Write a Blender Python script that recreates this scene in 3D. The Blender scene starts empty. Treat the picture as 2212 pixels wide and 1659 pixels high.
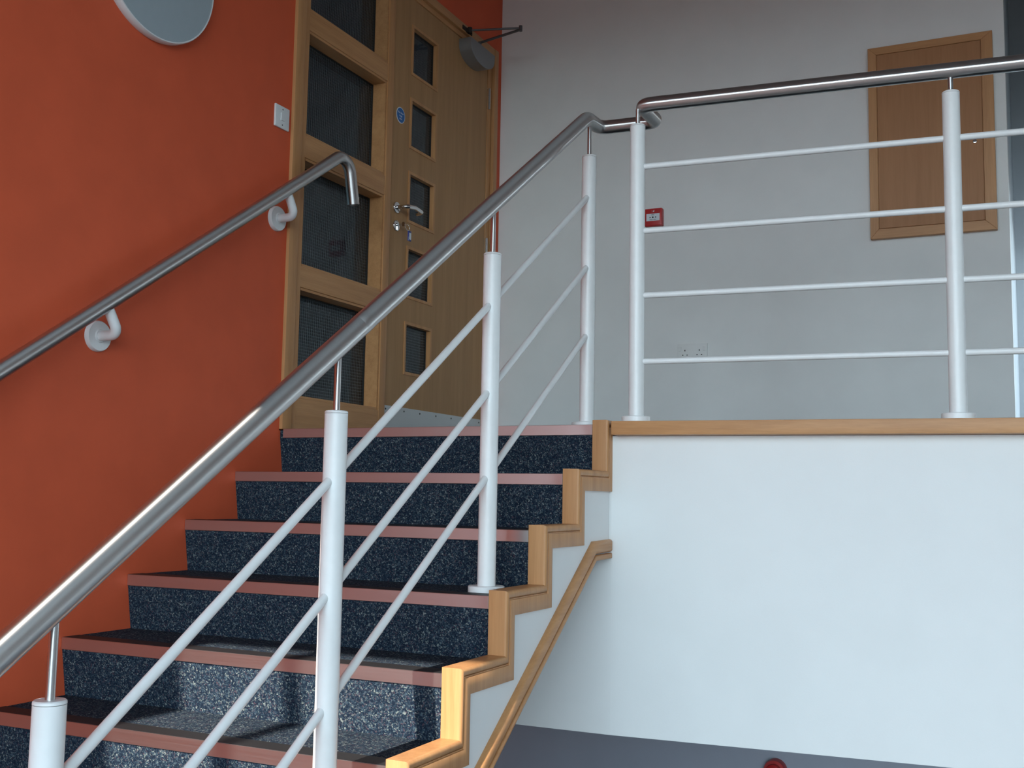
import bpy, bmesh, math
from mathutils import Vector, Matrix

C = bpy.context.scene.collection
PI = math.pi

# ------------------------------------------------------------------ dimensions (metres; z = 0 is the landing)
RISE, GO = 0.165, 0.243          # riser height, going
NST = 12                         # risers down to the lower floor
ZF = -NST * RISE                 # lower floor level
W = 1.2471                       # clear stair width, from the orange wall at x = 0
TRX = 1.302                      # outer face of timber trim
YB = 1.803                       # back wall
LX, LY, LA = 1.3834, 0.0358, 0.08   # landing edge line: y = LY + LA*(x-LX)
PX = 1.1819                      # plane of the stair balustrade
SL = RISE / GO
CEIL = 3.3
YW = -4.6                        # window wall behind the camera
XR = 5.2


def ly(x, off=0.0):
    return LY + LA * (x - LX) + off


# ------------------------------------------------------------------ materials
def nt(name):
    m = bpy.data.materials.new(name)
    m.use_nodes = True
    n = m.node_tree
    b = n.nodes['Principled BSDF']
    return m, n, b


def setp(b, col=None, rough=None, metal=None, spec=None):
    if col is not None:
        b.inputs['Base Color'].default_value = (*col, 1)
    if rough is not None:
        b.inputs['Roughness'].default_value = rough
    if metal is not None:
        b.inputs['Metallic'].default_value = metal
    if spec is not None:
        b.inputs['Specular IOR Level'].default_value = spec


def coords(n, scale=(1, 1, 1)):
    tc = n.nodes.new('ShaderNodeTexCoord')
    mp = n.nodes.new('ShaderNodeMapping')
    mp.inputs['Scale'].default_value = scale
    n.links.new(tc.outputs['Object'], mp.inputs['Vector'])
    return mp.outputs['Vector']


def noise(n, vec, scale, detail=4, rough=.5):
    t = n.nodes.new('ShaderNodeTexNoise')
    t.inputs['Scale'].default_value = scale
    t.inputs['Detail'].default_value = detail
    t.inputs['Roughness'].default_value = rough
    n.links.new(vec, t.inputs['Vector'])
    return t


def ramp(n, fac, stops):
    r = n.nodes.new('ShaderNodeValToRGB')
    e = r.color_ramp.elements
    while len(e) < len(stops):
        e.new(0.5)
    for i, (p, c) in enumerate(stops):
        e[i].position = p
        e[i].color = (*c, 1)
    n.links.new(fac, r.inputs['Fac'])
    return r


def bump(n, b, height, strength, dist=0.002):
    bp = n.nodes.new('ShaderNodeBump')
    bp.inputs['Strength'].default_value = strength
    bp.inputs['Distance'].default_value = dist
    n.links.new(height, bp.inputs['Height'])
    n.links.new(bp.outputs['Normal'], b.inputs['Normal'])


def paint(name, col, rough=.6, var=.04, bs=.15):
    m, n, b = nt(name)
    v = coords(n)
    t = noise(n, v, 6, 3)
    lo = tuple(c * (1 - var) for c in col)
    hi = tuple(min(1, c * (1 + var)) for c in col)
    r = ramp(n, t.outputs['Fac'], [(.35, lo), (.65, hi)])
    n.links.new(r.outputs['Color'], b.inputs['Base Color'])
    t2 = noise(n, v, 220, 2)
    bump(n, b, t2.outputs['Fac'], bs, .001)
    setp(b, rough=rough, spec=.3)
    return m


def wood(name, axis, lo, hi, rough=.42):
    m, n, b = nt(name)
    s = [26, 26, 26]
    s[axis] = 1.3
    v = coords(n, tuple(s))
    t = noise(n, v, 1.0, 8, .62)
    s2 = [190, 190, 190]
    s2[axis] = 9
    v2 = coords(n, tuple(s2))
    t2 = noise(n, v2, 1.0, 2, .5)
    mx = n.nodes.new('ShaderNodeMath')
    mx.operation = 'MULTIPLY_ADD'
    n.links.new(t2.outputs['Fac'], mx.inputs[0])
    mx.inputs[1].default_value = .35
    n.links.new(t.outputs['Fac'], mx.inputs[2])
    r = ramp(n, mx.outputs[0], [(.42, lo), (.62, tuple((a + c) / 2 for a, c in zip(lo, hi))), (.85, hi)])
    n.links.new(r.outputs['Color'], b.inputs['Base Color'])
    bump(n, b, t2.outputs['Fac'], .08, .0006)
    setp(b, rough=rough, spec=.4)
    return m


def metal(name, col, rough, brushed=None):
    m, n, b = nt(name)
    setp(b, col, rough, 1.0)
    if brushed is not None:
        v = coords(n, brushed)
        t = noise(n, v, 1, 3, .6)
        r = n.nodes.new('ShaderNodeMapRange')
        r.inputs['To Min'].default_value = rough * .85
        r.inputs['To Max'].default_value = rough * 1.2
        n.links.new(t.outputs['Fac'], r.inputs['Value'])
        n.links.new(r.outputs['Result'], b.inputs['Roughness'])
    return m


def plain(name, col, rough=.5, metal=0, spec=.5):
    m, n, b = nt(name)
    v = coords(n)
    t = noise(n, v, 40, 2)
    r = ramp(n, t.outputs['Fac'], [(.3, tuple(c * .97 for c in col)), (.7, col)])
    n.links.new(r.outputs['Color'], b.inputs['Base Color'])
    setp(b, rough=rough, metal=metal, spec=spec)
    return m


ORANGE = paint('orange_paint', (.64, .104, .042), .62)
FASCIA = paint('white_paint', (.80, .81, .81), .6, .01)
GREYW = paint('pale_grey_paint', (.79, .80, .79), .65, .015)
FRONTW = paint('window_wall_paint', (.40, .40, .40), .7, .02)
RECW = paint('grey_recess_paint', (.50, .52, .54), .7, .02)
LOWW = paint('shaded_grey_paint', (.38, .41, .49), .7, .02)  # back wall paint with the under-landing shade put into its colour
CEILM = paint('ceiling_paint', (.35, .35, .35), .8, .01)
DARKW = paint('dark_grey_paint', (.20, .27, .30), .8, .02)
FLOORM = paint('navy_floor_carpet', (.045, .055, .070), .7, .08)
BEE_LO, BEE_HI = (.41, .19, .072), (.56, .285, .120)
WX = wood('beech_grain_across', 0, BEE_LO, BEE_HI)
WY = wood('beech_grain_along', 1, BEE_LO, BEE_HI)
WZ = wood('beech_grain_upright', 2, BEE_LO, BEE_HI)
LEAFM = wood('door_veneer', 2, (.355, .185, .074), (.44, .24, .102), .5)
CABM = wood('cabinet_veneer', 2, (.35, .155, .060), (.42, .195, .080), .5)
STEEL = metal('brushed_steel', (.60, .59, .585), .34)
_b = STEEL.node_tree.nodes['Principled BSDF']
_b.inputs['Anisotropic'].default_value = .9
_t = STEEL.node_tree.nodes.new('ShaderNodeTangent')
_t.direction_type = 'UV_MAP'
STEEL.node_tree.links.new(_t.outputs[0], _b.inputs['Tangent'])
CHROME = metal('polished_steel', (.72, .72, .72), .12)
ALU = metal('nosing_aluminium', (.62, .60, .61), .30, (3, 300, 300))
ARMM = plain('dark_steel_arm', (.13, .13, .135), .4, .6)
SATIN = plain('satin_silver_paint', (.27, .28, .29), .38, .55)
WHITE = plain('white_powder_coat', (.82, .83, .83), .32, 0, .5)
PLAST = plain('white_plastic', (.74, .76, .77), .35)
DISCM = plain('grey_disc_face', (.36, .43, .47), .42)
BLACK = plain('black_rubber', (.018, .018, .02), .55, 0, .3)
DARKM = plain('dark_gasket_and_shade', (.02, .015, .012), .6)
RED = plain('red_plastic', (.46, .022, .025), .35)
BLUE = plain('blue_sticker', (.004, .13, .42), .4)
OFFW = plain('sticker_white', (.7, .75, .8), .5)
KICK = metal('kick_plate_steel', (.58, .59, .60), .42, (30, 4, 200))
FRM = plain('grey_aluminium_frame', (.25, .26, .28), .4, .3)


def carpet():
    m, n, b = nt('speckled_navy_carpet')
    tc = n.nodes.new('ShaderNodeTexCoord')
    nw = n.nodes.new('ShaderNodeTexNoise')
    nw.inputs['Scale'].default_value = 130
    n.links.new(tc.outputs['Object'], nw.inputs['Vector'])
    mv = n.nodes.new('ShaderNodeVectorMath')
    mv.operation = 'MULTIPLY_ADD'
    n.links.new(nw.outputs['Color'], mv.inputs[0])
    mv.inputs[1].default_value = (.012, .012, .012)
    n.links.new(tc.outputs['Object'], mv.inputs[2])
    vo = n.nodes.new('ShaderNodeTexVoronoi')
    vo.inputs['Scale'].default_value = 320
    n.links.new(mv.outputs[0], vo.inputs['Vector'])
    sp = n.nodes.new('ShaderNodeSeparateColor')
    n.links.new(vo.outputs['Color'], sp.inputs['Color'])
    r = ramp(n, sp.outputs[0], [(.0, (.007, .013, .026)), (.42, (.011, .019, .034)), (.62, (.021, .038, .060)),
                                (.80, (.052, .080, .104)), (.88, (.060, .036, .052)), (.93, (.10, .13, .135)), (1.0, (.20, .225, .22))])
    n.links.new(r.outputs['Color'], b.inputs['Base Color'])
    bump(n, b, sp.outputs[1], .5, .002)
    setp(b, rough=.95, spec=.1)
    b.inputs['Sheen Weight'].default_value = .0
    return m


CARPET = carpet()


def wired_glass():
    m = bpy.data.materials.new('wired_glass')
    m.use_nodes = True
    n = m.node_tree
    n.nodes.clear()
    out = n.nodes.new('ShaderNodeOutputMaterial')
    tc = n.nodes.new('ShaderNodeTexCoord')
    sx = n.nodes.new('ShaderNodeSeparateXYZ')
    n.links.new(tc.outputs['Object'], sx.inputs[0])

    def lines(o, wd):
        a = n.nodes.new('ShaderNodeMath')
        a.operation = 'MULTIPLY'
        a.inputs[1].default_value = 1 / .0127
        n.links.new(o, a.inputs[0])
        f = n.nodes.new('ShaderNodeMath')
        f.operation = 'FRACT'
        n.links.new(a.outputs[0], f.inputs[0])
        g = n.nodes.new('ShaderNodeMath')
        g.operation = 'LESS_THAN'
        g.inputs[1].default_value = wd
        n.links.new(f.outputs[0], g.inputs[0])
        return g.outputs[0]
    mx = n.nodes.new('ShaderNodeMath')
    mx.operation = 'MAXIMUM'
    n.links.new(lines(sx.outputs['Y'], .09), mx.inputs[0])
    n.links.new(lines(sx.outputs['Z'], .035), mx.inputs[1])
    tr = n.nodes.new('ShaderNodeBsdfTransparent')
    tr.inputs['Color'].default_value = (.86, .92, .94, 1)
    gl = n.nodes.new('ShaderNodeBsdfGlossy')
    gl.inputs['Roughness'].default_value = .03
    fr = n.nodes.new('ShaderNodeFresnel')
    fr.inputs['IOR'].default_value = 1.5
    m1 = n.nodes.new('ShaderNodeMixShader')
    n.links.new(fr.outputs[0], m1.inputs[0])
    n.links.new(tr.outputs[0], m1.inputs[1])
    n.links.new(gl.outputs[0], m1.inputs[2])
    wr = n.nodes.new('ShaderNodeBsdfPrincipled')
    wr.inputs['Base Color'].default_value = (.20, .26, .30, 1)
    wr.inputs['Roughness'].default_value = .5
    wr.inputs['Metallic'].default_value = .5
    m2 = n.nodes.new('ShaderNodeMixShader')
    n.links.new(mx.outputs[0], m2.inputs[0])
    n.links.new(m1.outputs[0], m2.inputs[1])
    n.links.new(wr.outputs[0], m2.inputs[2])
    n.links.new(m2.outputs[0], out.inputs['Surface'])
    return m


GLASS = wired_glass()


def clear_plastic():
    m, n, b = nt('clear_blue_plastic')
    setp(b, (.10, .12, .45), .1)
    b.inputs['Transmission Weight'].default_value = .5
    return m


FOBM = clear_plastic()

# ------------------------------------------------------------------ mesh helpers (world coordinates in, local out)


def box(bm, x0, y0, z0, x1, y1, z1):
    vs = [bm.verts.new(p) for p in [(x0, y0, z0), (x1, y0, z0), (x1, y1, z0), (x0, y1, z0),
                                    (x0, y0, z1), (x1, y0, z1), (x1, y1, z1), (x0, y1, z1)]]
    for f in [(0, 3, 2, 1), (4, 5, 6, 7), (0, 1, 5, 4), (1, 2, 6, 5), (2, 3, 7, 6), (3, 0, 4, 7)]:
        bm.faces.new([vs[i] for i in f])
    return bm


def newbox(*a):
    return box(bmesh.new(), *a)


def bevel(bm, w, seg=2):
    bmesh.ops.bevel(bm, geom=list(bm.edges), offset=w, segments=seg, profile=.6, affect='EDGES', clamp_overlap=True)
    return bm


def prism(bm, pts, a0, a1, axis='x'):
    """polygon in the plane across axis, pushed from a0 to a1"""
    def mk(a, p):
        if axis == 'x':
            return (a, p[0], p[1])
        if axis == 'y':
            return (p[0], a, p[1])
        return (p[0], p[1], a)
    A = [bm.verts.new(mk(a0, p)) for p in pts]
    B = [bm.verts.new(mk(a1, p)) for p in pts]
    bm.faces.new(A)
    bm.faces.new(list(reversed(B)))
    k = len(pts)
    for i in range(k):
        bm.faces.new([A[i], B[i], B[(i + 1) % k], A[(i + 1) % k]])
    bmesh.ops.recalc_face_normals(bm, faces=list(bm.faces))
    return bm


def fillet(pts, rad, seg=8):
    """round the inner corners of a polyline; rad is a number or a list"""
    P = [Vector(p) for p in pts]
    out = [P[0]]
    for i in range(1, len(P) - 1):
        r = rad[i - 1] if isinstance(rad, (list, tuple)) else rad
        a = (P[i - 1] - P[i])
        b = (P[i + 1] - P[i])
        la, lb = a.length, b.length
        a.normalize()
        b.normalize()
        ang = a.angle(b)
        if r <= 0 or ang > PI - .01:
            out.append(P[i])
            continue
        t = min(r / math.tan(ang / 2), la * .49, lb * .49)
        rr = t * math.tan(ang / 2)
        cdir = (a + b).normalized()
        c = P[i] + cdir * (rr / math.sin(ang / 2))
        s = P[i] + a * t - c
        e = P[i] + b * t - c
        tot = s.angle(e)
        ax = s.cross(e).normalized()
        for j in range(seg + 1):
            out.append(c + Matrix.Rotation(tot * j / seg, 3, ax) @ s)
    out.append(P[-1])
    return out


def tube(bm, pts, r, seg=20, caps=True):
    P = [Vector(p) for p in pts]
    rings = []
    up = None
    for i, p in enumerate(P):
        if i == 0:
            t = (P[1] - P[0]).normalized()
        elif i == len(P) - 1:
            t = (P[-1] - P[-2]).normalized()
        else:
            t = ((P[i + 1] - P[i]).normalized() + (P[i] - P[i - 1]).normalized()).normalized()
        if up is None:
            up = Vector((0, 0, 1)) if abs(t.z) < .9 else Vector((1, 0, 0))
        s = t.cross(up).normalized()
        up = s.cross(t).normalized()
        rr = r(i / (len(P) - 1)) if callable(r) else r
        rings.append([bm.verts.new(p + (s * math.cos(2 * PI * k / seg) + up * math.sin(2 * PI * k / seg)) * rr) for k in range(seg)])
    uvl = bm.loops.layers.uv.verify()
    u = 0.0
    for i, (a, b) in enumerate(zip(rings[:-1], rings[1:])):
        u2 = u + (P[i + 1] - P[i]).length
        for k in range(seg):
            f = bm.faces.new([a[k], a[(k + 1) % seg], b[(k + 1) % seg], b[k]])
            for lp, q in zip(f.loops, ((u, k), (u, k + 1), (u2, k + 1), (u2, k))):
                lp[uvl].uv = (q[0], q[1] / seg)
        u = u2
    if caps:
        bm.faces.new(list(reversed(rings[0])))
        bm.faces.new(rings[-1])
    bmesh.ops.recalc_face_normals(bm, faces=list(bm.faces))
    return bm


def lathe(bm, prof, origin, axis=(0, 0, 1), seg=40):
    """profile [(radius, height)] turned round an axis through origin"""
    ax = Vector(axis).normalized()
    q = Vector((0, 0, 1)).rotation_difference(ax)
    o = Vector(origin)
    rings = []
    for (r, h) in prof:
        if r <= 1e-6:
            rings.append([bm.verts.new(o + q @ Vector((0, 0, h)))])
        else:
            rings.append([bm.verts.new(o + q @ Vector((r * math.cos(2 * PI * k / seg), r * math.sin(2 * PI * k / seg), h))) for k in range(seg)])
    for a, b in zip(rings[:-1], rings[1:]):
        for k in range(seg):
            k2 = (k + 1) % seg
            if len(a) == 1 and len(b) == 1:
                continue
            if len(a) == 1:
                bm.faces.new([a[0], b[k2], b[k]])
            elif len(b) == 1:
                bm.faces.new([a[k], a[k2], b[0]])
            else:
                bm.faces.new([a[k], a[k2], b[k2], b[k]])
    bmesh.ops.recalc_face_normals(bm, faces=list(bm.faces))
    return bm


def origin_of(o):
    v = Vector((0, 0, 0))
    while o:
        v += o.location
        o = o.parent
    return v


def obj(name, bm, mat, parent=None, loc=None, smooth=True, label=None, kind=None, ang=35):
    org = origin_of(parent) if parent else Vector(loc or (0, 0, 0))
    bmesh.ops.translate(bm, verts=list(bm.verts), vec=-org)
    me = bpy.data.meshes.new(name)
    bm.to_mesh(me)
    bm.free()
    mats = mat if isinstance(mat, (list, tuple)) else [mat]
    for m in mats:
        me.materials.append(m)
    if smooth:
        me.shade_smooth()
        me.set_sharp_from_angle(angle=math.radians(ang))
    o = bpy.data.objects.new(name, me)
    C.objects.link(o)
    if parent:
        o.parent = parent
    else:
        o.location = org
    if label:
        o['label'] = label
    if kind:
        o['kind'] = kind
    return o


def thing(name, loc, label, cat, group=None):
    o = bpy.data.objects.new(name, None)
    o.empty_display_size = .1
    C.objects.link(o)
    o.location = loc
    o['label'] = label
    o['category'] = cat
    if group:
        o['group'] = group
    return o


def struct_root(name, loc):
    o = bpy.data.objects.new(name, None)
    o.empty_display_size = .1
    C.objects.link(o)
    o.location = loc
    o['kind'] = 'structure'
    return o


def tag(o, label, cat, group=None):
    o['label'] = label
    o['category'] = cat
    if group:
        o['group'] = group


def text_mesh(body, size, mat, parent, name, mtx, depth=.0004):
    cu = bpy.data.curves.new(name, 'FONT')
    cu.body = body
    cu.size = size
    cu.extrude = depth / 2
    cu.align_x = 'CENTER'
    cu.align_y = 'CENTER'
    tmp = bpy.data.objects.new(name, cu)
    C.objects.link(tmp)
    me = bpy.data.meshes.new_from_object(tmp)
    bpy.data.objects.remove(tmp)
    me.transform(mtx)
    me.transform(Matrix.Translation(-origin_of(parent)))
    me.materials.clear()
    me.materials.append(mat)
    o = bpy.data.objects.new(name, me)
    C.objects.link(o)
    o.parent = parent
    return o


# ================================================================== THE ROOM SHELL
def shell(name, boxes, mat):
    bm = bmesh.new()
    for b in boxes:
        box(bm, *b)
    return obj(name, bm, mat, kind='structure', smooth=False)


T = .16
FY0, FY1, FZ1 = -.003, 1.747, 2.125      # door and screen opening in the orange wall
shell('wall_left', [(-T, YW, ZF, 0, FY0, CEIL), (-T, FY0, FZ1, 0, FY1, CEIL), (-T, FY1, ZF, 0, YB + T, CEIL),
                    (-T, FY0, ZF, 0, FY1, -.004)], ORANGE)
XC = 2.4665                               # outer corner of the back wall
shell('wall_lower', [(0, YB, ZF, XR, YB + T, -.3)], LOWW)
shell('wall_back', [(0, YB, -.3, XC, YB + T, CEIL), (2.85, YB, -.3, XR, YB + T, CEIL)], GREYW)
shell('wall_return', [(XC - T, YB + T, -.3, XC, 3.4, CEIL)], RECW)
shell('wall_far', [(XC - T, 3.4, -.3, 3.01, 3.4 + T, CEIL)], RECW)
RZ = 1.22                                 # head of an unseen low opening, added to brighten the recess
shell('wall_recess', [(2.85, YB + T, -.3, 3.01, 3.4, 0), (2.85, YB + T, RZ, 3.01, 3.4, CEIL)], GREYW)
shell('wall_right', [(XR, YW, ZF, XR + T, YB + T, CEIL)], GREYW)
shell('floor', [(-T, YW - T, ZF - .1, XR + T, YB + T, ZF)], FLOORM)
shell('ceiling', [(-T, YW - T, CEIL, XR + T, YB + T, CEIL + .1), (XC - T, YB + T, CEIL, 3.01, 3.4 + T, CEIL + .1)], CEILM)
# window wall behind the photographer
WX0, WX1, WZ0, WZ1 = .315, 5.0, ZF + .15, 2.20
shell('wall_front', [(-T, YW - T, ZF, WX0, YW, CEIL), (WX1, YW - T, ZF, XR + T, YW, CEIL),
                     (WX0, YW - T, ZF, WX1, YW, WZ0), (WX0, YW - T, WZ1, WX1, YW, CEIL)], FRONTW)
win = struct_root('window_2', (2.6, YW, WZ0))
bm = bmesh.new()
fw = .05
yy0, yy1 = YW - .11, YW - .05
box(bm, WX0, yy0, WZ0, WX1, yy1, WZ0 + fw)
box(bm, WX0, yy0, WZ1 - .02, WX1, yy1, WZ1)
box(bm, WX0, yy0, WZ0, WX0 + .03, yy1, WZ1)
box(bm, WX1 - fw, yy0, WZ0, WX1, yy1, WZ1)
obj('window_frame', bm, FRM, win, smooth=False)
for mxp in (.71, 2.15, 3.6):
    obj('mullion', newbox(mxp - .03, yy0, WZ0 + fw, mxp + .03, yy1, WZ1 - .02), FRM, win, smooth=False)

# landing slab, edge fascia, edge trim
bm = bmesh.new()
prism(bm, [(0, .06), (1.30, .06), (1.30, ly(1.30, .06)), (XR, ly(XR, .06)), (XR, YB), (2.85, YB), (2.85, 3.4), (XC, 3.4), (XC, YB), (0, YB)], -.30, 0, 'z')
obj('floor_landing', bm, FLOORM, kind='structure', smooth=False)
bm = bmesh.new()
fo = .012
prism(bm, [(0, .040), (1.30, ly(1.30, fo)), (XR, ly(XR, fo)), (XR, ly(XR, fo + .10)), (0, .150)], -.980, -.0345, 'z')
obj('wall_landing', bm, FASCIA, kind='structure', smooth=False)
bm = bmesh.new()
prism(bm, [(1.3165, ly(1.3165, -.046)), (XR, ly(XR, -.046)), (XR, ly(XR, .055)), (1.3165, ly(1.3165, .055))], -.0334, .0103, 'z')
bevel(bm, .0025, 2)
obj('trim_1', bm, WX, kind='structure')

# dim corridor behind the glazed screen
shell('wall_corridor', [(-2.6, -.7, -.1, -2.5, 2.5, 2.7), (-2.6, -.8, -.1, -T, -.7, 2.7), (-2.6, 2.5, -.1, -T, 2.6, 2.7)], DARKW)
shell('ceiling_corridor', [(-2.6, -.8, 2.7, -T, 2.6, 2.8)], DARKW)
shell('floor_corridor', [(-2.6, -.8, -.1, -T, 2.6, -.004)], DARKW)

# ================================================================== GLAZED SCREEN (window_1) AND DOOR (door_1)
FX0, FX1 = -.14, .006
OY0, OY1 = .100, .664                      # opening of the screen
MUL0, MUL1 = .664, .722
LF0, LF1, LFZ = .724, 1.655, 2.052
RAILS = [(-.003, .136), (.543, .648), (1.056, 1.166), (1.571, 1.674)]
BD = .011                                  # width of the glazing beads
scr = struct_root('window_1', (0, .35, 0))
bm = newbox(FX0, FY0, 0, .014, .054, FZ1)
bevel(bm, .004)
obj('architrave', bm, WZ, scr)
obj('jamb', bevel(newbox(FX0 + .005, .058, 0, FX1 - .002, OY0 - BD, 2.08), .0015, 1), WZ, scr)
obj('mullion', bevel(newbox(FX0, MUL0 + BD, 0, FX1 - .003, MUL1, 2.08), .002), WZ, scr)
for a, b in RAILS:
    obj('transom', bevel(newbox(FX0 + .004, OY0 - BD, a + (BD if a > 0 else 0), FX1 - .005, OY1 + BD, b - BD), .0015, 1), WY, scr)
panes = [(.136, .543), (.648, 1.056), (1.166, 1.571), (1.674, 2.078)]
GX = -.074
for a, b in panes:
    bm = bmesh.new()
    for (y0, y1, z0, z1) in [(OY0 - BD, OY0, a - BD, b + BD), (OY1, OY1 + BD, a - BD, b + BD), (OY0, OY1, a - BD, a), (OY0, OY1, b, b + BD)]:
        box(bm, FX0 + .006, y0 + .0006, z0 + .0006, FX1 - .009, y1 - .0006, z1 - .0006)
    obj('glazing_bead', bm, WY, scr, smooth=False)
    obj('pane', newbox(GX - .004, OY0 + .001, a + .001, GX + .002, OY1 - .001, b - .001), GLASS, scr, smooth=False)
    bm = bmesh.new()      # dark gasket strips round the pane
    for (y0, y1, z0, z1) in [(OY0, OY0 + .004, a, b), (OY1 - .004, OY1, a, b), (OY0 + .004, OY1 - .004, a, a + .004), (OY0 + .004, OY1 - .004, b - .004, b)]:
        box(bm, GX - .008, y0 + .0005, z0 + .0005, GX + .007, y1 - .0005, z1 - .0005)
    obj('gasket', bm, DARKM, scr, smooth=False)
# frame head spans screen and door
hd = newbox(FX0, .058, 2.082, FX1 + .004, FY1 - .046, FZ1)
obj('head', bevel(hd, .003), WY, scr)

door = struct_root('door_1', (0, 1.19, 0))
obj('jamb', bevel(newbox(FX0, 1.704, 0, .012, FY1, FZ1), .003), WZ, door)
obj('door_stop', bevel(newbox(FX0, LF1 + .003, 0, FX1 - .010, 1.700, 2.081), .002), WZ, door)
obj('door_stop', bevel(newbox(FX0, MUL1 + .002, LFZ + .003, FX1 - .010, LF1 + .001, 2.081), .002), WY, door)
# leaf with five square openings
LX0, LX1 = -.052, -.008
VY0, VY1, VH = .884, 1.128, .240
VZ = [1.690 - .3470 * i for i in range(5)]
bm = bmesh.new()
ys = [LF0, VY0, VY1, LF1]
zs = [.004]
for z in sorted(VZ):
    zs += [z, z + VH]
zs.append(LFZ)
for i in range(3):
    for j in range(len(zs) - 1):
        if i == 1 and j % 2 == 1:
            continue
        box(bm, LX0, ys[i], zs[j], LX1, ys[i + 1], zs[j + 1])
bmesh.ops.remove_doubles(bm, verts=list(bm.verts), dist=.0001)
dup = {}
for f in bm.faces:
    dup.setdefault(tuple(sorted(v.index for v in f.verts)), []).append(f)
bm.verts.index_update()
dup = {}
for f in bm.faces:
    dup.setdefault(tuple(sorted(v.index for v in f.verts)), []).append(f)
bmesh.ops.delete(bm, geom=[f for l in dup.values() if len(l) > 1 for f in l], context='FACES')
leaf = obj('door_leaf', bm, LEAFM, door, smooth=False)
for z in VZ:
    fr = bmesh.new()      # beading round the vision panel
    bw, bo = .013, .004
    for (y0, y1, z0, z1) in [(VY0 - .001, VY0 + bw, z, z + VH), (VY1 - bw, VY1 + .001, z, z + VH),
                             (VY0 + bw, VY1 - bw, z, z + bw), (VY0 + bw, VY1 - bw, z + VH - bw, z + VH)]:
        box(fr, LX0 - bo, y0, z0, LX1 + bo, y1, z1)
    fr = obj('vision_panel', fr, WZ, door, smooth=False)
    obj('pane', newbox(-.036, VY0 + bw, z + bw, -.031, VY1 - bw, z + VH - bw), GLASS, fr, smooth=False)
    g = bmesh.new()
    y0, y1, z0, z1 = VY0 + bw, VY1 - bw, z + bw, z + VH - bw
    for q in [(y0, y0 + .003, z0, z1), (y1 - .003, y1, z0, z1), (y0, y1, z0, z0 + .003), (y0, y1, z1 - .003, z1)]:
        box(g, -.040, q[0], q[2], -.026, q[1], q[3])
    obj('gasket', g, DARKM, fr, smooth=False)
kp = obj('kick_plate', bevel(newbox(LX1, .727, .008, LX1 + .0015, 1.648, .152), .0006, 1), KICK, door, label='brushed steel kick plate')
for yy in (.745, .90, 1.04, 1.19, 1.34, 1.49, 1.632):
    for zz in (.022, .136):
        bm = bmesh.new()
        lathe(bm, [(0, .0012), (.004, .0010), (.0045, 0)], (LX1 + .0014, yy, zz), (1, 0, 0), 12)
        obj('screw', bm, DARKM, kp)
for z0, z1 in ((1.783, 1.895), (1.000, 1.095), (.22, .32)):
    bm = bmesh.new()
    tube(bm, [(.001, 1.6635, z0), (.001, 1.6635, z1)], .0065, 14)
    for zz in (z0 + (z1 - z0) / 3, z0 + 2 * (z1 - z0) / 3):
        tube(bm, [(.001, 1.6635, zz - .001), (.001, 1.6635, zz + .001)], .0072, 14)
    box(bm, -.0075, 1.653, z0, -.0060, 1.6635, z1)
    obj('hinge', bm, CHROME, door, label='polished steel butt hinge')
# lever handle
hy, hz = .786, 1.040
bm = bmesh.new()
lathe(bm, [(0, .009), (.018, .009), (.0245, .007), (.0262, .004), (.0262, 0), (0, 0)], (LX1, hy, hz), (1, 0, 0), 36)
rose = obj('lever_handle', bm, CHROME, door, label='polished steel lever handle')
bm = bmesh.new()
lv = fillet([(LX1 + .006, hy, hz), (.050, hy, hz), (.056, .845, hz + .007), (.052, .915, hz + .002), (.020, .925, hz)], [.020, .04, .018])
tube(bm, lv, .0095, 18)
obj('lever', bm, CHROME, rose)
bm = bmesh.new()
lathe(bm, [(0, .008), (.018, .008), (.0235, .006), (.0252, .003), (.0252, 0), (0, 0)], (LX1, .7885, .958), (1, 0, 0), 36)
esc = obj('lock_escutcheon', bm, CHROME, door, label='round polished steel lock escutcheon')
bm = bmesh.new()
tube(bm, [(LX1, .7885, .962), (LX1 + .013, .7885, .962)], .008, 20)
box(bm, LX1, .7845, .938, LX1 + .012, .7925, .962)
obj('lock_cylinder', bm, CHROME, esc)
bm = newbox(-.006, .723, 1.00, -.004, .7285, 1.115)
obj('strike_plate', bm, CHROME, door)
# door closer with its folding arm
bm = bmesh.new()
cy0, cy1, ctop, cbot = 1.335, 1.600, 2.040, 1.935
pr = [(cy0, ctop), (cy1, ctop)]
for k in range(1, 16):
    a = PI * k / 16
    pr.append(((cy0 + cy1) / 2 + (cy1 - cy0) / 2 * math.cos(a) * 1.0, ctop - .022 - (ctop - .022 - cbot) * math.sin(a) ** .8))
pr = [pr[0]] + [(cy0, ctop - .022)] + list(reversed(pr[2:])) + [(cy1, ctop - .022), pr[1]]
prism(bm, pr, LX1, .062, 'x')
clo = obj('door_closer', bevel(bm, .0015, 1), SATIN, door, label='silver door closer with folding arm', ang=25)
bm = bmesh.new()
tube(bm, [(.036, 1.475, ctop), (.036, 1.475, ctop + .030)], .010, 16)
el = Vector((.272, 1.462, 2.098))
tube(bm, [(.036, 1.475, ctop + .026), el + Vector((0, 0, -.008))], .0065, 12)
tube(bm, [el + Vector((0, 0, -.016)), el + Vector((0, 0, .012))], .009, 16)
tube(bm, [el, (.026, 1.385, 2.098)], .0055, 12)
obj('arm', bm, ARMM, clo)
bm = newbox(.006, 1.335, 2.090, .014, 1.435, 2.110)
tube(bm, [(.026, 1.385, 2.082), (.026, 1.385, 2.112)], .012, 16)
box(bm, .010, 1.373, 2.088, .026, 1.397, 2.106)
obj('arm_bracket', bm, DARKM, clo, label='dark arm bracket')
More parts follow.
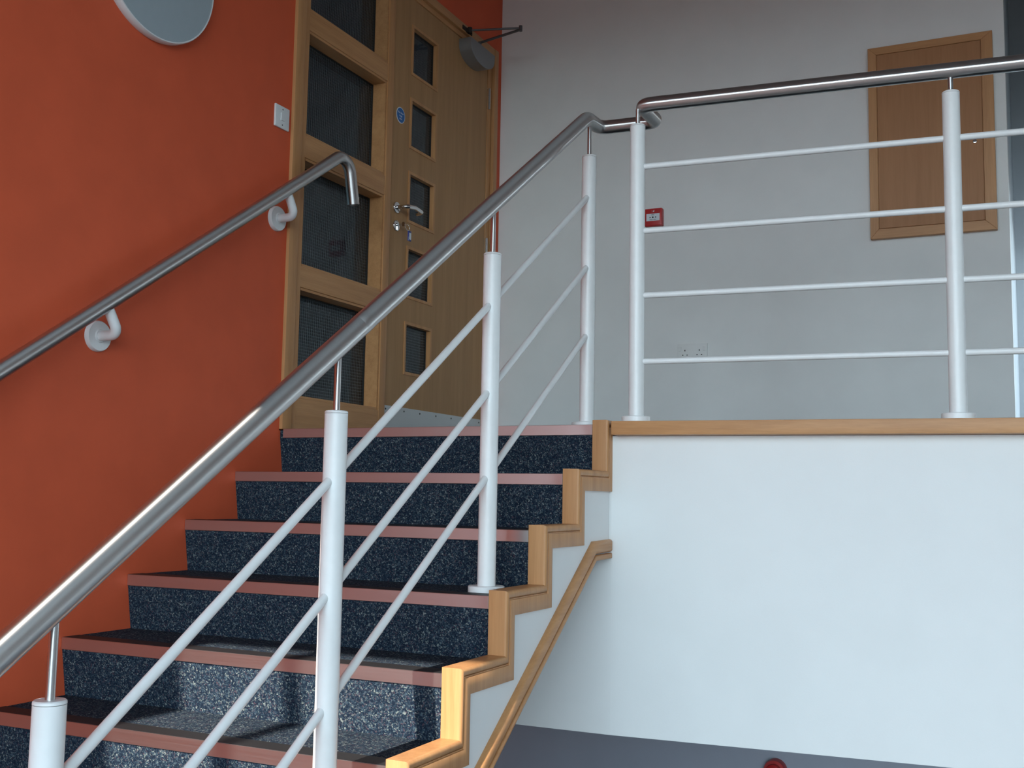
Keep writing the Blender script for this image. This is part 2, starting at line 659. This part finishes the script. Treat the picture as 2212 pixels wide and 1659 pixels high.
# blue round sign
bm = bmesh.new()
lathe(bm, [(0, .0009), (.0340, .0009), (.0340, 0), (0, 0)], (LX1, .803, 1.470), (1, 0, 0), 48)
sgn = obj('sign', bm, BLUE, door, label='round blue fire door sign with white writing')
bm = bmesh.new()
lathe(bm, [(.0335, .0006), (.0335, .0012), (.0365, .0010), (.0372, 0), (.0335, 0)], (LX1, .803, 1.470), (1, 0, 0), 48)
obj('sign_border', bm, OFFW, sgn)
YZ = Matrix(((0, 0, 1, 0), (1, 0, 0, 0), (0, 1, 0, 0), (0, 0, 0, 1)))   # text facing +x
for s, dz, sz in (('Fire door', .011, .0125), ('keep', -.003, .0125), ('shut', -.016, .0125)):
    text_mesh(s, sz, OFFW, sgn, 'lettering', Matrix.Translation((LX1 + .0012, .803, 1.470 + dz)) @ YZ)

# key left in the lock, with its fob
key = thing('key_with_fob', (.012, .7885, .960), 'small key hanging in the door lock with clear blue plastic fob', 'key')
bm = bmesh.new()
box(bm, .004, .7870, .957, .020, .7900, .9645)
lathe(bm, [(0, .0012), (.010, .0012), (.011, 0), (.010, -.0012), (0, -.0012)], (.030, .7885, .961), (0, 1, 0), 24)
obj('key', bm, CHROME, key)
bm = bmesh.new()
rp = [(.040, .7885 + .004 + .013 * (1 - math.cos(a)) * 1.4, .950 + .013 * math.sin(a)) for a in [2 * PI * k / 24 for k in range(25)]]
tube(bm, rp, .0011, 8)
obj('key_ring', bm, CHROME, key)
bm = newbox(.034, .820, .893, .041, .845, .940)
fb = obj('fob', bevel(bm, .003, 3), FOBM, key, label='clear blue plastic fob')
bm = newbox(.0412, .8245, .900, .0418, .8405, .930)
obj('paper_insert', bm, OFFW, fb, smooth=False)

# ================================================================== STAIRCASE
st = thing('staircase', (.62, -1.4, ZF), 'flight of speckled navy carpeted stairs with metal nosings, timber stepped edge and white side', 'staircase')
NR = .0245
for k in range(NST):
    y0, z0 = -k * GO, -k * RISE
    yb = y0 + GO + NR if k else .032
    bm = bmesh.new()
    pts = [(y0 + .0045, z0 - .0327), (y0 + .0045, z0 - .004), (y0 + .065, z0 - .004), (y0 + .065, z0)]
    if k:
        pts += [(yb, z0), (yb, z0 - RISE), (y0 + NR, z0 - RISE)]
    else:
        pts += [(.037, z0 - .001), (.037, z0 - RISE), (y0 + NR, z0 - RISE)]
        pts = [(y0 + .0045, z0 - .0327), (y0 + .0045, z0 - .004), (y0 + .050, z0 - .004), (y0 + .050, z0 - RISE), (y0 + NR, z0 - RISE)]
    prism(bm, pts, .0005, W - .0005, 'x')
    if k == 0:
        step = obj('step', bm, CARPET, st, smooth=False)
    else:
        step = obj('step', bm, CARPET, st, smooth=False)
    nx0 = .016 if k == 0 else .001
    bm = newbox(nx0, y0, z0 - .0327, W - .001, y0 + .0045, z0 + .0010)
    ns = obj('nosing', bevel(bm, .0008, 1), ALU, st, label='aluminium stair nosing')
    bm = newbox(nx0, y0 + .0045, z0 - .0035, W - .001, y0 + .064, z0 + .0014)
    obj('nosing_insert', bm, BLACK, ns, smooth=False, label='black ribbed insert')


def zig(ay, bz, ktop=0, e=.0161):
    """stepped line from the bottom up, offset ay in y and bz down"""
    P = []
    for k in range(NST - 1, -1, -1):
        zb = -(k + 1) * RISE + e - bz if k < NST - 1 else ZF + .001
        P.append((-k * GO + ay, zb))
        P.append((-k * GO + ay, -k * RISE + e - bz))
    return P


def band(a0, b0, a1, b1, yend, x0, x1, bev, seg):
    bm = bmesh.new()
    o = zig(a0, b0)
    o.append((yend, o[-1][1]))
    i = zig(a1, b1)
    i.append((yend, i[-1][1]))
    prism(bm, list(reversed(o)) + i, x0, x1, 'x')
    bmesh.ops.triangulate(bm, faces=[f for f in bm.faces if len(f.verts) > 4])
    bmesh.ops.dissolve_limit(bm, angle_limit=.01, verts=list(bm.verts), edges=list(bm.edges))
    if bev:
        eds = [e for e in bm.edges if all(abs(v.co.x - x1) < 1e-5 for v in e.verts)]
        bmesh.ops.bevel(bm, geom=eds, offset=bev, segments=seg, profile=.5, affect='EDGES', clamp_overlap=True)
    return bm


cap = obj('stepped_capping', band(0, 0, .0172, .0212, .050, W, TRX, .011, 4), WZ, st, label='stepped beech capping')
obj('groove', band(.0172, .0212, .0205, .0245, .050, W, TRX - .0045, 0, 0), WZ, cap, smooth=False)
obj('cover_mould', band(.0205, .0245, .046, .065, .0465, W + .002, TRX - .0005, .004, 2), WZ, cap)
# solid side of the flight (white), soffit sloping underneath
zo = zig(.012, .020)
sof = [(.024, zo[-1][1]), (.024, -.405), (-.145, -.405)]
ysb = -.117 - (-.395 - ZF) / .684
sof.append((ysb, ZF + .001))
bm = bmesh.new()
zc = zig(.040, .055)[:-2]
zc.append((.038, zc[-1][1]))
prism(bm, zc + [(.038, -.395), (-.117, -.395), (ysb, ZF + .001)], .002, 1.292, 'x')
obj('side_panel', bm, FASCIA, st, smooth=False, label='white painted side of the flight')
# moulded timber rail along the lower edge of the side
rail_pts = [(.0115, -.3655), (-.145, -.3684), (-2.45, -.3684 - .684 * (2.45 - .145))]


def moulding(o0, o1, x0, x1, bev):
    bm = bmesh.new()
    s = .684
    n = math.hypot(1, s)
    up, dn = [[(.039, -.3665 - o), (-.117 + o * .32, -.3697 - o), (-2.38, -.3697 - s * (2.38 - .117) - o * n)] for o in (o0, o1)]
    prism(bm, up + list(reversed(dn)), x0, x1, 'x')
    eds = [e for e in bm.edges if all(abs(v.co.x - x1) < 1e-5 for v in e.verts)]
    bmesh.ops.bevel(bm, geom=eds, offset=bev, segments=3, profile=.5, affect='EDGES', clamp_overlap=True)
    return bm


mr = obj('lower_rail', moulding(0, .040, 1.2915, 1.308, .013), WY, st, label='sloping beech moulding on the white side')
obj('bead', moulding(.0435, .0605, 1.2915, 1.305, .005), WY, mr)

# ================================================================== BALUSTRADE
bal = thing('balustrade', (PX, -1.0, -3 * RISE), 'white tubular post and rail balustrade with steel handrail, up the stairs and along the landing', 'balustrade')
OFFP, OFFH = .859, 1.002
RP = .025
spost = [.1129, -.6147, -1.3515, -2.0829, -2.813]


def post(x, y, zb, zt, zr, fr=.050, fh=.017):
    bm = bmesh.new()
    tube(bm, [(x, y, zb + fh * .8), (x, y, zt - .0065)], RP, 40)
    p = obj('post', bm, WHITE, bal)
    bm = bmesh.new()
    lathe(bm, [(0, 0), (fr, 0), (fr, fh - .002), (fr - .002, fh), (RP + .001, fh), (RP + .001, fh * .7), (0, fh * .7)], (x, y, zb), (0, 0, 1), 48)
    obj('base_flange', bm, WHITE, p)
    bm = bmesh.new()
    lathe(bm, [(RP - .001, zt - .006), (RP + .0003, zt - .0055), (RP, zt - .002), (RP - .002, zt), (0, zt)], (x, y, 0), (0, 0, 1), 40)
    obj('cap', bm, WHITE, p)
    bm = bmesh.new()
    tube(bm, [(x, y, zt - .003), (x, y, zr - RP + .012)], .0073, 16)
    obj('pin', bm, STEEL, p, label='steel pin')
    return p


for i, y in enumerate(spost):
    k = max(0, math.ceil(-y / GO))
    zb = -k * RISE if y < 0 else 0.0
    if i == 4:
        zb = ZF
    zr = OFFH + SL * y if i else 1.064
    post(PX, y, zb, OFFP + SL * y, zr)
for a, b in zip(spost[:-1], spost[1:]):
    for off in (.720, .477, .242):
        bm = bmesh.new()
        d = .014
        tube(bm, [(PX, a - d, off + SL * (a - d)), (PX, b + d, off + SL * (b + d))], .0100, 20)
        obj('rod', bm, WHITE, bal)
HL = 1.058
lposts = [1.3834, 2.342, 3.30, 4.26]
for x in lposts:
    post(x, ly(x), .0103, .9934, HL + .002, .047)
for a, b in zip(lposts[:-1], lposts[1:]):
    for z in (.851, .6355, .4215, .2055):
        bm = bmesh.new()
        tube(bm, [(a + .014, ly(a + .014), z), (b - .014, ly(b - .014), z)], .0098, 20)
        obj('rod', bm, WHITE, bal)
# one continuous handrail: up the flight, level, across, back and along the landing
ye = -2.95
path = [(PX, ye - .16, OFFH + SL * ye - .02), (PX, ye, OFFH + SL * ye), (PX, .088, OFFH + SL * .088), (PX, .212, 1.066), (1.392, .214, 1.062), (1.392, ly(1.392), 1.060), (4.40, ly(4.40), 1.058)]
fp = fillet(path, [.10, .09, .034, .034, .034], 10)
bm = bmesh.new()
tube(bm, fp, .0243, 40)
hr = obj('handrail', bm, STEEL, bal, label='brushed steel handrail')
# sleeve joint seen on the sloping part
bm = bmesh.new()
a = Vector((PX, -1.262, OFFH - SL * 1.262))
d = Vector((0, 1, SL)).normalized()
tube(bm, [a - d * .018, a - d * .017, a + d * .017, a + d * .018], lambda t: .0243 if t in (0, 1) else .0247, 40)
obj('joint_sleeve', bm, STEEL, hr)

# ================================================================== WALL HANDRAIL
wr = thing('wall_handrail', (.085, -.6, .53), 'dark steel handrail sloping along the orange wall on white brackets', 'handrail')
RX = .085


def wz(y):
    return .5395 + .672 * (y + .60)


bm = bmesh.new()
wp = fillet([(RX, -3.0, wz(-3.0)), (RX, .262, wz(.262) + .012), (RX, .312, .925)], [.062], 14)
tube(bm, wp, .0240, 36, caps=False)
ip = [Vector(q) for q in wp]
tube(bm, [ip[-1] + Vector((0, -.0, .03)), ip[-1]], .0222, 36, caps=False)
rl = obj('rail', bm, STEEL, wr, label='brushed steel tube with downturned end')
bm = bmesh.new()
lathe(bm, [(0, 0), (.0222, 0)], tuple(ip[-1] + Vector((0, 0, .028))), (0, 0, 1), 36)
obj('end_shade', bm, DARKM, rl)  # dark disc standing for the shade inside the open tube end
for y in (-2.60, -1.745, -.905, -.072):
    zc = wz(y) - .112
    zr_ = wz(y)
    bm = bmesh.new()
    tube(bm, fillet([(.006, y, zc), (RX + .004, y, zc), (RX, y - .040, wz(y - .040) - .014)], [.030], 10), .0155, 28)
    br = obj('bracket', bm, PLAST, wr, label='white bracket arm')
    bm = bmesh.new()
    lathe(bm, [(0, 0), (.047, 0), (.047, .010), (.044, .015), (.021, .016), (.018, .019), (0, .019)], (0.0, y, zc), (1, 0, 0), 44)
    obj('bracket_rose', bm, PLAST, br, label='round white wall rose')

# ================================================================== FITTINGS ON THE ORANGE WALL
lt = thing('wall_light', (0, -.746, 1.463), 'large round grey disc with white rim high on the orange wall', 'wall light')
bm = bmesh.new()
lathe(bm, [(0, 0), (.2515, 0), (.2535, .006), (.2535, .024), (.2505, .030), (.2465, .030), (.2465, .027), (0, .027)], (0.0, -.746, 1.463), (1, 0, 0), 96)
obj('rim', bm, PLAST, lt, label='white plastic rim')
bm = bmesh.new()
lathe(bm, [(.2462, .0272), (.2462, .0285), (.15, .0292), (0, .0296)], (0.0, -.746, 1.463), (1, 0, 0), 96)
obj('diffuser', bm, DISCM, lt, label='flat grey diffuser')

sw = thing('light_switch', (0, -.0665, 1.174), 'square white light switch on the orange wall beside the timber frame', 'switch')
bm = newbox(0, -.1095, 1.131, .009, -.0235, 1.217)
obj('plate', bevel(bm, .0035, 3), PLAST, sw)
obj('rocker', bevel(newbox(.009, -.0785, 1.160, .0125, -.0555, 1.190), .001, 1), PLAST, sw)
for dz in (-.030, .030):
    bm = bmesh.new()
    lathe(bm, [(0, .0004), (.0028, .0002), (.0030, 0)], (.0091, -.0665, 1.174 + dz), (1, 0, 0), 12)
    obj('screw', bm, DARKM, sw)

# ================================================================== FITTINGS ON THE BACK WALL
cab = thing('wall_cabinet', (2.155, YB, .95), 'shallow timber wall cabinet with framed door on the grey wall', 'cabinet')
c0, c1, d0, d1 = 1.893, 2.419, .950, 1.843
yf = YB - .030
obj('case', newbox(c0 + .006, yf + .006, d0 + .006, c1 - .006, YB - .0005, d1 - .006), CABM, cab, smooth=False)
fwd = .037
for nm, q, mt in (('frame', (c0, d0, c0 + fwd, d1), WZ), ('frame', (c1 - fwd - .010, d0, c1, d1), WZ)):
    bm = bmesh.new()
    x0, z0, x1, z1 = q
    if x0 == c0:
        pts = [(c0, d0), (x1, d0 + .043), (x1, d1 - .035), (c0, d1)]
    else:
        pts = [(c1, d0), (c1, d1), (x0, d1 - .035), (x0, d0 + .043)]
    prism(bm, pts, yf, YB - .001, 'y')
    obj('frame_stile', bevel(bm, .0012, 1), WZ, cab)
bm = bmesh.new()
prism(bm, [(c0, d0), (c1, d0), (c1 - fwd - .010, d0 + .043), (c0 + fwd, d0 + .043)], yf, YB - .001, 'y')
obj('frame_rail', bevel(bm, .0012, 1), WX, cab)
bm = bmesh.new()
prism(bm, [(c0, d1), (c0 + fwd, d1 - .035), (c1 - fwd - .010, d1 - .035), (c1, d1)], yf, YB - .001, 'y')
obj('frame_rail', bevel(bm, .0012, 1), WX, cab)
bm = newbox(c0 + fwd + .002, yf + .001, d0 + .0455, c1 - fwd - .012, yf + .018, d1 - .0375)
dr = obj('door', bevel(bm, .001, 1), CABM, cab)
bm = bmesh.new()
lathe(bm, [(0, .006), (.008, .005), (.010, 0)], (2.338, yf + .001, 1.350), (0, -1, 0), 24)
obj('lock', bm, CHROME, dr, label='small round cabinet lock')

XZ = Matrix(((1, 0, 0, 0), (0, 0, -1, 0), (0, 1, 0, 0), (0, 0, 0, 1)))  # text facing -y
cp = thing('fire_call_point', (.867, YB, 1.152), 'square red fire alarm call point on the grey back wall', 'call point')
mx0, mz0 = .8215, 1.105
obj('housing', bevel(newbox(mx0, YB - .034, mz0, mx0 + .091, YB, mz0 + .089), .006, 3), RED, cp)
gp = obj('glass_plate', newbox(mx0 + .011, YB - .0348, mz0 + .026, mx0 + .079, YB - .0335, mz0 + .062), OFFW, cp, smooth=False, label='white printed glass plate')
cxm = mx0 + .0445
bm = bmesh.new()
yt = YB - .0349
lathe(bm, [(0, .0004), (.0042, .0004), (.0042, 0)], (cxm, yt, mz0 + .0435), (0, -1, 0), 20)
for s in (-1, 1):
    prism(bm, [(cxm + s * .009, mz0 + .0435), (cxm + s * .0165, mz0 + .0395), (cxm + s * .0165, mz0 + .0475)], yt - .0004, yt, 'y')
obj('press_marks', bm, BLACK, gp, smooth=False)
text_mesh('FIRE', .0080, BLACK, gp, 'lettering', Matrix.Translation((cxm, yt - .0001, mz0 + .0555)) @ XZ)
text_mesh('PRESS HERE', .0066, BLACK, gp, 'lettering', Matrix.Translation((cxm, yt - .0001, mz0 + .0315)) @ XZ)
bm = bmesh.new()
ex, ez = cxm + .001, mz0 + .0750
prism(bm, [(ex - .006, ez - .006), (ex - .0052, ez - .006), (ex - .0052, ez + .005), (ex - .006, ez + .005)], YB - .0346, YB - .0339, 'y')
prism(bm, [(ex + .0005, ez - .0055), (ex + .0055, ez - .004), (ex + .006, ez + .003), (ex + .0045, ez + .006), (ex + .002, ez + .002), (ex - .001, ez - .003)], YB - .0346, YB - .0339, 'y')
obj('emblem', bm, OFFW, cp, smooth=False)

so = thing('wall_socket', (1.058, YB, .477), 'white double wall socket low on the grey back wall', 'socket')
sx0, sz0 = .9835, .4285
obj('plate', bevel(newbox(sx0, YB - .009, sz0, sx0 + .149, YB - .0005, sz0 + .086), .003, 2), GREYW, so)
for cxs in (sx0 + .039, sx0 + .110):
    obj('pin_slot', newbox(cxs - .002, YB - .0094, sz0 + .049, cxs + .002, YB - .0088, sz0 + .057), BLACK, so, smooth=False)
    for s in (-1, 1):
        obj('pin_slot', newbox(cxs + s * .011 - .0032, YB - .0094, sz0 + .029, cxs + s * .011 + .0032, YB - .0088, sz0 + .033), BLACK, so, smooth=False)
for cxs in (sx0 + .014, sx0 + .135):
    obj('rocker_switch', bevel(newbox(cxs - .0065, YB - .0115, sz0 + .050, cxs + .0065, YB - .0085, sz0 + .072), .0008, 1), GREYW, so)

# red sounder on the wall below the landing
sd = thing('alarm_sounder', (1.445, YB, -1.43), 'round red alarm sounder on the wall beneath the landing', 'alarm')
bm = bmesh.new()
lathe(bm, [(0, 0), (.050, 0), (.051, .03), (.047, .045), (0, .045)], (1.445, YB, -1.435), (0, -1, 0), 40)
obj('base', bm, RED, sd)
bm = bmesh.new()
lathe(bm, [(.034, .045), (.033, .068), (.026, .072), (.022, .062), (0, .060)], (1.445, YB, -1.435), (0, -1, 0), 40)
obj('horn', bm, RED, sd)

# ================================================================== LIGHT
w = bpy.data.worlds.new('sky')
bpy.context.scene.world = w
w.use_nodes = True
n = w.node_tree
bg = n.nodes['Background']
tc = n.nodes.new('ShaderNodeTexCoord')
sx = n.nodes.new('ShaderNodeSeparateXYZ')
n.links.new(tc.outputs['Generated'], sx.inputs[0])
mr_ = n.nodes.new('ShaderNodeMapRange')
mr_.inputs['From Min'].default_value = -1
mr_.inputs['From Max'].default_value = 1
n.links.new(sx.outputs['Z'], mr_.inputs['Value'])
r = ramp(n, mr_.outputs[0], [(.0, (.05, .05, .048)), (.485, (.10, .10, .10)), (.503, (1.38, 1.70, 1.86)), (.58, (.98, 1.24, 1.38)), (.68, (.44, .60, .72)), (.8, (.26, .38, .50)), (1.0, (.20, .32, .50))])
n.links.new(r.outputs['Color'], bg.inputs['Color'])
bg.inputs['Strength'].default_value = 5.3


def portal(name, loc, sx_, sy_, rot):
    l = bpy.data.lights.new(name, 'AREA')
    l.shape = 'RECTANGLE'
    l.size = sx_
    l.size_y = sy_
    l.cycles.is_portal = True
    o = bpy.data.objects.new(name, l)
    C.objects.link(o)
    o.location = loc
    o.rotation_euler = rot
    return o


portal('daylight_window', ((WX0 + WX1) / 2, YW - .02, (WZ0 + WZ1) / 2), WX1 - WX0, WZ1 - WZ0, (PI / 2, 0, 0))
portal('added_recess_portal', (3.02, 2.68, RZ / 2), RZ, 1.42, (0, PI / 2, 0))  # sky portal at the added opening beside the recess
cl = bpy.data.lights.new('corridor_fill_light', 'AREA')  # added fill light, brightens the reveals and corridor behind the panes
cl.energy = 42
cl.size = .5
cl.color = (.88, .97, 1.0)
clo_ = bpy.data.objects.new('corridor_fill_light', cl)
C.objects.link(clo_)
clo_.location = (-.95, -.45, 2.66)
sun = bpy.data.lights.new('sun', 'SUN')
sun.energy = 10
sun.angle = math.radians(.6)
sun.color = (1.0, .93, .82)
so_ = bpy.data.objects.new('sun', sun)
C.objects.link(so_)
dirv = Vector((.025, 1, -.73)).normalized()
so_.rotation_euler = dirv.to_track_quat('-Z', 'Y').to_euler()
so_.location = (2, -6, 4)

# ================================================================== CAMERA
cd = bpy.data.cameras.new('camera')
cam = bpy.data.objects.new('camera', cd)
C.objects.link(cam)
cr = Vector((.90315954, .42896449, .017097))
cu = Vector((.02852007, -.09968893, .99460983))
cf = Vector((-.42835668, .89780375, .10226911))
M = Matrix((cr, cu, -cf)).transposed().to_4x4()
M.translation = Vector((2.54520798, -3.33167025, -.23794063))
cam.matrix_world = M
cd.sensor_width = 36
cd.lens = 2381.4946 / 2212 * 36
cd.clip_start = .02
sc = bpy.context.scene
sc.camera = cam
sc.view_settings.view_transform = 'Standard'
sc.view_settings.look = 'None'
sc.view_settings.gamma = 1
sc.view_settings.use_curve_mapping = False
sc.view_settings.exposure = 0.0
sc.cycles.use_denoising = True
sc.cycles.max_bounces = 10
sc.cycles.diffuse_bounces = 6
sc.cycles.transparent_max_bounces = 16
